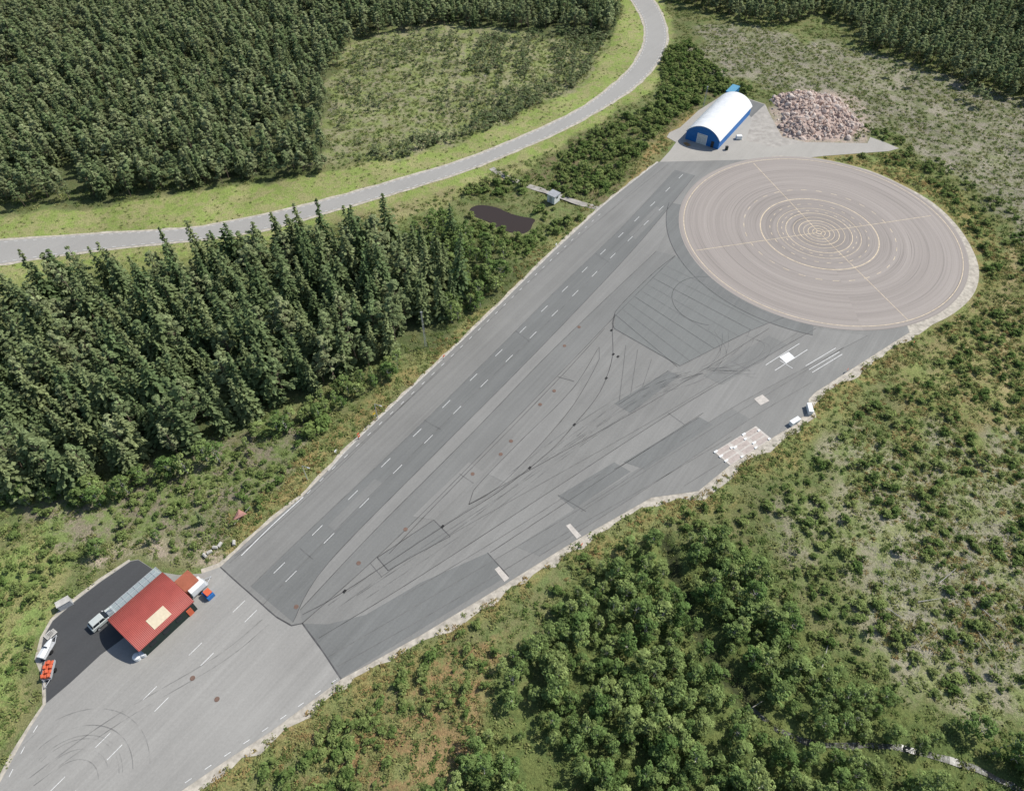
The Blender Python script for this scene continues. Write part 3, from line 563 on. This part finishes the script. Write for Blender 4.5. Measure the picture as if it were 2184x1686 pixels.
fl=Acc()
for a_,b_ in(((1755,1420),(1770,1365)),((1700,1405),(1740,1418)),((1955,1285),(2005,1278)),((2000,1245),(2035,1215)),((2070,1330),(2110,1390)),((2090,1300),(2140,1345)),((1880,1290),(1920,1320)),((1590,1515),(1630,1490)),((2020,1360),(2080,1375))):
    p,q=P(*a_),P(*b_); z=height(np.array([p,q])); fl.cyl((*p,z[0]+.35),(*q,z[1]+.5),.09,.04,6)
fl.make('fallen_logs',M['dead'])
# ---------------------------------------------------------------- rubble pile
e=empty('rubble_pile'); hp=smooth_line(PP([(1648,212),(1665,200),(1720,196),(1780,210),(1815,240),(1835,268),(1800,292),(1740,296),(1690,292),(1668,278),(1668,240)]),2,True)
a=np.array(hp); x0,y0=a.min(0)-1; x1,y1=a.max(0)+1; gx,gy=np.meshgrid(np.arange(x0,x1,.8),np.arange(y0,y1,.8)); q=np.stack([gx.ravel(),gy.ravel()],1)
def heap(q): d=-polydist(q,hp); t=np.clip(d/5,0,1); return t*(.5+2.6*fbm(q,.2))-.1*(d<0)
hz=heap(q); nxh=gx.shape[1]
fs=[(j*nxh+i,j*nxh+i+1,(j+1)*nxh+i+1,(j+1)*nxh+i) for j in range(gx.shape[0]-1) for i in range(nxh-1) if hz[j*nxh+i]>-.05 or hz[(j+1)*nxh+i+1]>-.05]
obj('mound',mesh('mound',[(q[i][0],q[i][1],hz[i]) for i in range(len(q))],fs,plain('pink_soil',(.44,.34,.29),.95,0,.25,1.2)),e)
rk=[]
m,nt,b=mat('pink_granite'); oi=N(nt,'ShaderNodeObjectInfo'); nt.links.new(scalec(nt,mixc(nt,oi.outputs['Random'],(.44,.32,.26),(.58,.50,.44)),mrange(nt,noise(nt,coord(nt),2),.3,.7,.8,1.2)),b.inputs['Base Color'])
for i in range(4):
    bm=bmesh.new(); bmesh.ops.create_icosphere(bm,subdivisions=2,radius=.5)
    for k_ in range(7):
        n_=Vector(rng.normal(size=3)).normalized(); d_=rng.uniform(.22,.4)
        for v in bm.verts:
            t_=v.co.dot(n_)-d_
            if t_>0: v.co-=n_*t_
    me=bpy.data.meshes.new('boulder_%d'%i); bm.to_mesh(me); bm.free(); me.materials.append(m); rk.append(me)
cK=collec('boulder_kinds',rk)
q=np.stack([rng.uniform(x0,x1,2600),rng.uniform(y0,y1,2600)],1); q=q[(polydist(q,hp)<rng.exponential(.7,len(q))-.4)&(fbm(q,.3)+rng.normal(size=len(q))*.15>.36)]
scatter_pts('boulders',q,heap(q)+.1,.35+rng.exponential(.5,len(q)).clip(0,2.0),cK,4,e)
# ---------------------------------------------------------------- arched buildings
def arch(Wd,eave,rise,n=16,off=0):
    R=(Wd*Wd/4+rise*rise)/(2*rise); cz=eave+rise-R; a=math.asin(Wd/2/R); return [(Wd/2+(R+off)*math.sin(t),cz+(R+off)*math.cos(t)) for t in np.linspace(-a,a,n)]
def ribmat(name,col,axis,freq,rough=.45,dist=.05):
    m,nt,b=mat(name); c=coord(nt); wv=N(nt,'ShaderNodeTexWave',bands_direction=axis); wv.inputs['Scale'].default_value=freq; nt.links.new(c,wv.inputs[0])
    f=mult(nt,mrange(nt,wv.outputs['Fac'],0,1,.86,1.04),mrange(nt,noise(nt,c,.5),.3,.7,.9,1.08)); nt.links.new(scalec(nt,col,f),b.inputs['Base Color']); b.inputs['Roughness'].default_value=rough
    bp=N(nt,'ShaderNodeBump'); bp.inputs['Distance'].default_value=dist; nt.links.new(wv.outputs['Fac'],bp.inputs['Height']); nt.links.new(bp.outputs[0],b.inputs['Normal']); return m
def arched(name,o,rz,Wd,Ln,eave,rise,mr,mw,over=.35):
    e=empty(name,(o[0],o[1],0),rz); pr=arch(Wd,eave,rise); n=len(pr)
    for nm,y,sg in(('front_gable',0,1),('back_gable',Ln,-1)):
        v=[(0,y,0),(Wd,y,0)]+[(x,y,z) for x,z in pr[::-1]]; fc=tuple(range(len(v))); obj(nm,mesh(nm,v,[fc if sg>0 else fc[::-1]],mw),e)
    boxo('left_wall',(-.06,Ln/2,eave/2),(.12,Ln,eave),mw,e); boxo('right_wall',(Wd+.06,Ln/2,eave/2),(.12,Ln,eave),mw,e)
    po_=arch(Wd,eave,rise,24,.22); pi=arch(Wd,eave,rise,24,.04); po_=[(-.3,po_[0][1]-.12)]+po_+[(Wd+.3,po_[-1][1]-.12)]; pi=[(-.25,pi[0][1]-.25)]+pi+[(Wd+.25,pi[-1][1]-.25)]
    v=[];f=[]; k=len(po_)
    for y in(-over,Ln+over):
        v+=[(x,y,z) for x,z in po_]+[(x,y,z) for x,z in pi]
    for i in range(k-1):
        f.append((i,i+1,2*k+i+1,2*k+i)); f.append((k+i+1,k+i,3*k+i,3*k+i+1)); f.append((i+1,i,k+i,k+i+1)); f.append((2*k+i,2*k+i+1,3*k+i+1,3*k+i))
    f.append((0,2*k,3*k,k)); f.append((k-1,2*k-1,4*k-1,3*k-1)); obj('roof',mesh('roof',v,f,mr),e)
    return e
hF=P(1462,296)
mHallR=ribmat('hall_roof_sheet',(.78,.79,.79),'Y',.9,.5,.03); mHallW=ribmat('blue_cladding',(.02,.16,.47),'X',1.6,.45)
hall=arched('blue_arched_hall',hF,math.atan2(-6.2,9.1),11.0,26.0,2.9,2.9,mHallR,mHallW,.25)
a=Acc(); a.box((5.3,-.04,1.55),(3.0,.08,3.1)); a.make('roller_door',plain('grey_door',(.55,.56,.55)),hall)
a=Acc(); a.box((3.7,-.06,1.6),(.16,.12,3.2)); a.box((6.9,-.06,1.6),(.16,.12,3.2)); a.box((5.3,-.06,3.28),(3.36,.12,.16)); a.box((5.3,-.1,1.5),(.05,.05,3.0)); a.make('door_frame',M['whitewall'],hall)
a=Acc(); a.box((9,-.04,1.05),(.95,.08,2.1)); a.make('side_door',M['darkmetal'],hall)
sh_=P(1551,207); e=empty('blue_storage_container',(sh_[0]+1,sh_[1],0),math.atan2(-6.2,9.1)); boxo('body',(0,1,1.3),(2.6,6,2.5),ribmat('blue_container_steel',(.03,.20,.42),'Y',3),e); boxo('roof',(0,1,2.6),(2.7,6.1,.08),plain('blue_roof',(.10,.28,.42)),e)
boxo('doors',(0,-2.04,1.3),(2.3,.06,2.3),M['bluepaint'],e)
# red workshop
rL=(-68.9,48.1); mRed=ribmat('red_roof_sheet',(.37,.085,.068),'Y',1.3,.45,.04)
red=arched('red_roof_workshop',rL,math.atan2(-5.1,6.8),8.5,10.4,3.0,1.3,mRed,M['darkgreen'],.3)
pr=arch(8.5,3.0,1.3,40,.26); sel=[q_ for q_ in pr if 5.9<q_[0]<8.2]; v=[];f=[]
for x,z in sel: v+=[(x,3.5,z),(x,6.9,z)]
for i in range(len(sel)-1): f.append((2*i,2*i+2,2*i+3,2*i+1))
obj('roof_panel',mesh('roof_panel',v,f,plain('beige_panel',(.58,.50,.36),.6,0,.08)),red)
a=Acc(); a.box((4.2,-.05,1.4),(3.2,.1,2.8)); a.make('gate',M['darkmetal'],red)
a=Acc()
for y in(2,4.6,7.2): a.box((8.66,y,1.7),(.08,1.2,.9))
a.make('windows',M['glass'],red)
a=Acc(); a.box((8.68,9.2,1.05),(.08,.95,2.1)); a.make('door',M['orange'],red)
gm,nt,b=mat('polycarbonate'); b.inputs['Base Color'].default_value=(.50,.58,.58,1); b.inputs['Roughness'].default_value=.25; b.inputs['Alpha'].default_value=.55
a=Acc(); a.v=[(-2.6,1.2,2.3),(-.35,1.2,2.75),(-.35,10.6,2.75),(-2.6,10.6,2.3)]; a.f=[(0,1,2,3)]; a.make('canopy_glazing',gm,red)
a=Acc()
for y in np.linspace(1.2,10.6,9): a.cyl((-2.65,y,2.34),(-.3,y,2.8),.05,.05,5)
for x,z in((-2.6,2.34),(-1.5,2.56),(-.4,2.8)): a.cyl((x,1.2,z),(x,10.6,z),.05,.05,5)
for y in(1.2,4.3,7.5,10.6): a.cyl((-2.6,y,0),(-2.6,y,2.34),.06,.06,6)
for z in(.6,1.2,1.8): a.cyl((-2.6,1.2,z),(-2.6,10.6,z),.025,.025,4)
a.make('canopy_frame',M['metal'],red)
rr=red.rotation_euler[2]
def loc_red(x,y):
    c_,s_=math.cos(rr),math.sin(rr); return (rL[0]+x*c_-y*s_, rL[1]+x*s_+y*c_)
q_=loc_red(4.2,12.3); e=empty('orange_storage_shed',(q_[0],q_[1],0),rr)
boxo('body',(0,0,1.2),(3.0,2.7,2.4),ribmat('orange_sheet',(.46,.11,.06),'X',3),e); boxo('roof',(0,0,2.46),(3.2,2.9,.1),ribmat('orange_roof',(.52,.17,.10),'X',3),e); boxo('door',(-1.53,0,1),(.06,1.2,2),M['darkmetal'],e)
def wheels(acc,pts,r=.33,wd=.22):
    for x,y in pts: acc.cyl((x,y-wd/2,r),(x,y+wd/2,r),r,r,14)
def trailer(name,u,v,rz,L=3.2,W=1.6,kind='box'):
    x,y=P(u,v); e=empty(name,(x,y,.04),rz); boxo('bed',(0,0,.55),(L,W,.12),M['metal'],e)
    a=Acc(); wheels(a,[(-.1,W/2+.13),(-.1,-W/2-.13)]); a.make('wheels',M['black'],e)
    a=Acc(); a.cyl((L/2,.5,.5),(L/2+1.2,0,.5),.05,.05,6); a.cyl((L/2,-.5,.5),(L/2+1.2,0,.5),.05,.05,6); a.cyl((L/2+1.1,0,0),(L/2+1.1,0,.6),.04,.04,6); a.make('drawbar',M['metal'],e)
    if kind=='box': boxo('box_body',(-.1,0,1.35),(L*.85,W,1.45),M['whitewall'],e,bevel=.08); boxo('rear_door',(-.1-L*.425-.02,0,1.3),(.04,W*.8,1.2),M['metal'],e)
    if kind=='boat':
        v=[];f=[]; n=9
        for i,t in enumerate(np.linspace(0,1,n)):
            w_=.62*(1-t**3)+.03; xx=-L/2+t*(L+.3); v+=[(xx,-w_,1.15+.15*t),(xx,-w_*.6,.68+.2*t*t),(xx,w_*.6,.68+.2*t*t),(xx,w_,1.15+.15*t),(xx,0,1.3+.12*math.sin(t*3.1))]
        for i in range(n-1):
            for j in range(5): k_=(j+1)%5; f.append((i*5+j,i*5+k_,(i+1)*5+k_,(i+1)*5+j))
        f.append((0,1,2,3,4)); obj('covered_hull',mesh('covered_hull',v,f,M['whitewall']),e); boxo('windscreen',(.2,0,1.5),(.1,.8,.35),M['glass'],e)
    if kind=='barrier':
        a=Acc()
        for i in range(4):
            for j in range(3): a.box((-1.2+i*.75,-.5+j*.5,.85+.3*((i+j)%2)),(.62,.4,.55),.1*(i-j))
        a.make('barrier_blocks',M['orange'],e,bevel=.05)
        a=Acc(); a.box((-.1,W/2,.85),(L,.05,.45)); a.box((-.1,-W/2,.85),(L,.05,.45)); a.make('side_boards',M['metal'],e)
    return e
trailer('boat_trailer',104,1388,math.radians(80),3.0,1.3,'boat'); trailer('barrier_trailer',108,1432,math.radians(-80),3.0,1.5,'barrier'); trailer('box_trailer',424,1256,rr+math.pi/2,3.4,1.9,'box')
q_=loc_red(8.2,13.2); e=empty('blue_crate_stack',(q_[0],q_[1],.04),rr); a=Acc(); a.box((0,0,.5),(1.8,1.4,1.0)); a.box((.1,.1,1.2),(1.2,1.0,.4)); a.make('crates',M['bluepaint'],e,bevel=.04); boxo('lid',(.1,.1,1.45),(1.3,1.1,.08),M['orange'],e)
def car(name,u,v,rz,m):
    x,y=P(u,v); e=empty(name,(x,y,.045),rz)
    prof=[(-2.25,.35),(-2.3,.75),(-2.2,1.0),(-1.95,1.05),(.95,1.02),(2.0,.88),(2.25,.7),(2.28,.35)]
    bm=bmesh.new(); rows=[]
    for yy,s_ in((-.92,.0),(-.80,.06),(.80,.06),(.92,.0)): rows.append([bm.verts.new((px_*(1+s_*.1),yy,pz+(s_ if pz>.8 else 0))) for px_,pz in prof])
    for i in range(3):
        for j in range(len(prof)):
            k_=(j+1)%len(prof); bm.faces.new((rows[i][j],rows[i][k_],rows[i+1][k_],rows[i+1][j]))
    bm.faces.new(rows[0][::-1]); bm.faces.new(rows[3]); bmesh.ops.recalc_face_normals(bm,faces=bm.faces); me=bpy.data.meshes.new('body'); bm.to_mesh(me); bm.free(); me.materials.append(m); o=obj('body',me,e); b=o.modifiers.new('b','BEVEL'); b.width=.06; b.segments=2
    def cabin(nm,pts,w0,w1,mm):
        v=[(a_,-(w0 if z_<1.3 else w1),z_) for a_,z_ in pts]+[(a_,(w0 if z_<1.3 else w1),z_) for a_,z_ in pts]; n=len(pts)
        f=[tuple(range(n)),tuple(range(2*n-1,n-1,-1))]+[(i,n+i,n+(i+1)%n,(i+1)%n) for i in range(n)]; return obj(nm,mesh(nm,v,[q[::-1] for q in f],mm),e)
    cabin('windows',[(-2.1,1.05),(-1.8,1.58),(.25,1.6),(1.05,1.05)],.80,.66,M['glass']); cabin('roof',[(-1.85,1.56),(-1.75,1.66),(.2,1.68),(.35,1.57)],.68,.66,m)
    a=Acc()
    for sx in(-1.95,-.8,.45):
        for sy in(-1,1): a.cyl((sx,sy*.82,1.05),(sx+(.18 if sx<0 else -.25),sy*.685,1.58),.04,.04,4)
    a.make('pillars',m,e)
    a=Acc(); wheels(a,[(-1.4,.84),(-1.4,-.84),(1.4,.84),(1.4,-.84)],.35,.24); a.make('tyres',M['black'],e)
    a=Acc(); wheels(a,[(-1.4,.9),(-1.4,-.9),(1.4,.9),(1.4,-.9)],.2,.16); a.make('rims',M['metal'],e)
    a=Acc(); a.box((2.27,.62,.72),(.06,.36,.14)); a.box((2.27,-.62,.72),(.06,.36,.14)); a.box((.8,.98,1.08),(.14,.18,.12)); a.box((.8,-.98,1.08),(.14,.18,.12)); a.make('lamps_and_mirrors',M['whitewall'],e)
    return e
pa,pb=P(207,1336),P(247,1302); car('parked_car',222,1322,math.atan2(pb[1]-pa[1],pb[0]-pa[0]),M['silver'])
for u,v in((295,1402),(308,1394)):
    x,y=P(u,v); e=empty('wrapped_bale',(x,y,.03)); a=Acc(); a.cyl((0,0,0),(0,0,.9),.65,.68,18); a.cyl((0,0,.9),(0,0,1.05),.68,.45,18); a.make('wrap',M['whitewall'],e,bevel=.05)
x,y=P(142,1290); e=empty('storage_cabinet',(x,y,.03),math.radians(38)); boxo('body',(0,0,.75),(2.2,1.2,1.5),M['metal'],e,bevel=.04); boxo('lid',(0,0,1.55),(2.3,1.3,.08),M['kerb'],e)
def pallet(u,v,rz,m=M['wood']):
    x,y=P(u,v); e=empty('pallet',(x,y,.04),rz); a=Acc()
    for i in range(5): a.box((0,-.5+i*.25,.15),(1.3,.18,.03))
    for i in(-.55,0,.55): a.box((i,0,.07),(.12,1.1,.12))
    a.make('planks',m,e); return e
pallet(112,1350,1.0,M['kerb']); pallet(105,1354,1.0,M['kerb']); pallet(1467,309,.4); pallet(1463,306,.4)
for i,(u,v) in enumerate(((460,1168),(448,1178),(470,1162),(500,1158),(438,1185))):
    x,y=P(u,v); e=empty('concrete_block',(x,y,.0),.6*i); a=Acc(); a.box((0,0,.3),(1.0,.5,.5)); a.box((0,0,.6),(.9,.2,.12)); a.make('block',M['kerb'],e,bevel=.04)
hx,hy=P(1182,436); hq=P(1165,428); rz=math.atan2(hq[1]-hy,hq[0]-hx)-math.pi; e=empty('white_utility_hut',(hx,hy,0),rz)
boxo('walls',(-1.3,1.3,1.2),(2.6,2.6,2.4),M['whitewall'],e); boxo('roof',(-1.3,1.3,2.5),(3.0,3.0,.16),plain('grey_roof',(.32,.33,.34)),e); boxo('door',(-1.3,-.03,1.0),(.9,.06,2.0),M['metal'],e); boxo('vent',(.03,1.3,1.7),(.06,.8,.4),M['darkmetal'],e)
for u,v in((1693,902),(1725,875)):
    x,y=P(u,v); e=empty('control_cabin',(x,y,.03),math.atan2(P(1705,895)[1]-P(1680,910)[1],P(1705,895)[0]-P(1680,910)[0]) if u<1700 else 1.5); boxo('body',(0,0,.55),(2.4,.9,1.1),M['whitewall'],e,bevel=.04); boxo('roof',(0,0,1.15),(2.5,1.0,.08),M['whitewall'],e); boxo('hatch',(.3,-.47,.55),(.8,.05,.7),M['metal'],e)
x,y=P(1575,296); e=empty('water_tank',(x,y,.02)); a=Acc(); a.box((0,0,.7),(1.8,1.2,1.1)); a.make('tank',M['whitewall'],e,bevel=.12); boxo('cage_base',(0,0,.1),(1.9,1.3,.14),M['metal'],e)
x,y=P(1549,319); e=empty('wheelie_bin',(x,y,.02)); boxo('bin',(0,0,.55),(.8,.8,1.0),M['darkgreen'],e,bevel=.05); boxo('lid',(0,0,1.08),(.9,.9,.08),M['black'],e)
def lattice(u,v,h,name='lattice_mast'):
    x,y=P(u,v); z=float(height(np.array([[x,y]]))[0]); e=empty(name,(x,y,z)); a=Acc(); cs=[(.3*math.cos(t),.3*math.sin(t)) for t in(0,2.09,4.19)]
    for c_ in cs: a.cyl((*c_,0),(c_[0]*.5,c_[1]*.5,h),.035,.025,4)
    nn=int(h/.8)
    for i in range(nn):
        z0,z1=i*h/nn,(i+1)*h/nn; k0,k1=1-.5*z0/h,1-.5*z1/h
        for j in range(3): c0_,c1_=cs[j],cs[(j+1)%3]; a.cyl((c0_[0]*k0,c0_[1]*k0,z0),(c1_[0]*k1,c1_[1]*k1,z1),.018,.018,3)
    a.make('frame',M['metal'],e); a=Acc(); a.box((0,0,h+.1),(.5,.15,.2)); a.cyl((0,0,h),(0,0,h+1.2),.02,.01,4); a.make('head',M['metal'],e)
def lamp(u,v,h,rz):
    x,y=P(u,v); e=empty('street_lamp',(x,y,0),rz); a=Acc(); a.cyl((0,0,0),(0,0,h),.08,.05,8); a.cyl((0,0,h),(1.3,0,h+.15),.04,.035,6); a.make('pole',M['metal'],e); boxo('lantern',(1.5,0,h+.13),(.6,.22,.12),M['metal'],e,bevel=.03)
lattice(908,738,11); lattice(1500,228,7)
lamp(656,1022,5,-.4); lamp(806,892,5,-.4)
def post(u,v,m,h=1.0,nm='marker_post'):
    x,y=P(u,v); e=empty(nm,(x,y,0)); a=Acc(); a.cyl((0,0,0),(0,0,h),.06,.06,6); a.make('post',M['whitewall'],e); boxo('panel',(0,0,h+.2),(.6,.08,.45),m,e,LANE)
for u,v,m_ in((765,930,M['orange']),(767,935,M['orange']),(799,887,plain('yellow_sign',(.6,.4,.03))),(947,764,M['orange']),(717,966,M['whitewall']),(1186,526,M['whitewall']),(375,1325,M['orange']),(1240,1165,M['orange']),(1805,793,M['orange']),(1946,735,M['orange'])): post(u,v,m_,.7)
x,y=P(514,1102); e=empty('signal_triangle',(x,y,.45)); a=Acc(); a.v=[(-1.2,-1.1,.05),(1.4,.2,.5),(-.7,1.5,.1),(-.2,0,.6)]; a.f=[(0,1,3),(1,2,3),(2,0,3)]; a.make('panels',plain('faded_red',(.42,.22,.18)),e); a=Acc(); a.cyl((0,0,-.3),(1.6,1.9,.4),.05,.05,5); a.cyl((0,0,-.3),(-.6,-2,.3),.05,.05,5); a.make('arms',M['dead'],e)
# ---------------------------------------------------------------- light and camera
SAZ=math.atan2(.91,.41); SEL=math.radians(50)
sd=Vector((math.sin(SAZ)*math.cos(SEL),math.cos(SAZ)*math.cos(SEL),math.sin(SEL)))
l=bpy.data.lights.new('sun','SUN'); l.energy=4.8; l.angle=math.radians(.53); l.color=(1,.965,.90); o=bpy.data.objects.new('sun',l); root.objects.link(o); o.rotation_euler=sd.to_track_quat('Z','Y').to_euler(); o.location=(0,0,200)
wd=bpy.data.worlds.new('World'); scene.world=wd; wd.use_nodes=True; nt=wd.node_tree; bg=nt.nodes['Background']; sk=nt.nodes.new('ShaderNodeTexSky'); sk.sky_type='NISHITA'; sk.sun_disc=False; sk.sun_elevation=SEL; sk.sun_rotation=SAZ; nt.links.new(sk.outputs[0],bg.inputs[0]); bg.inputs[1].default_value=.12
cam=bpy.data.cameras.new('camera'); co=bpy.data.objects.new('camera',cam); root.objects.link(co); co.location=(0,0,H); co.rotation_euler=(math.pi/2-TH,0,0); cam.sensor_width=36; cam.lens=F/2184*36; cam.clip_end=8000; cam.clip_start=.5; scene.camera=co
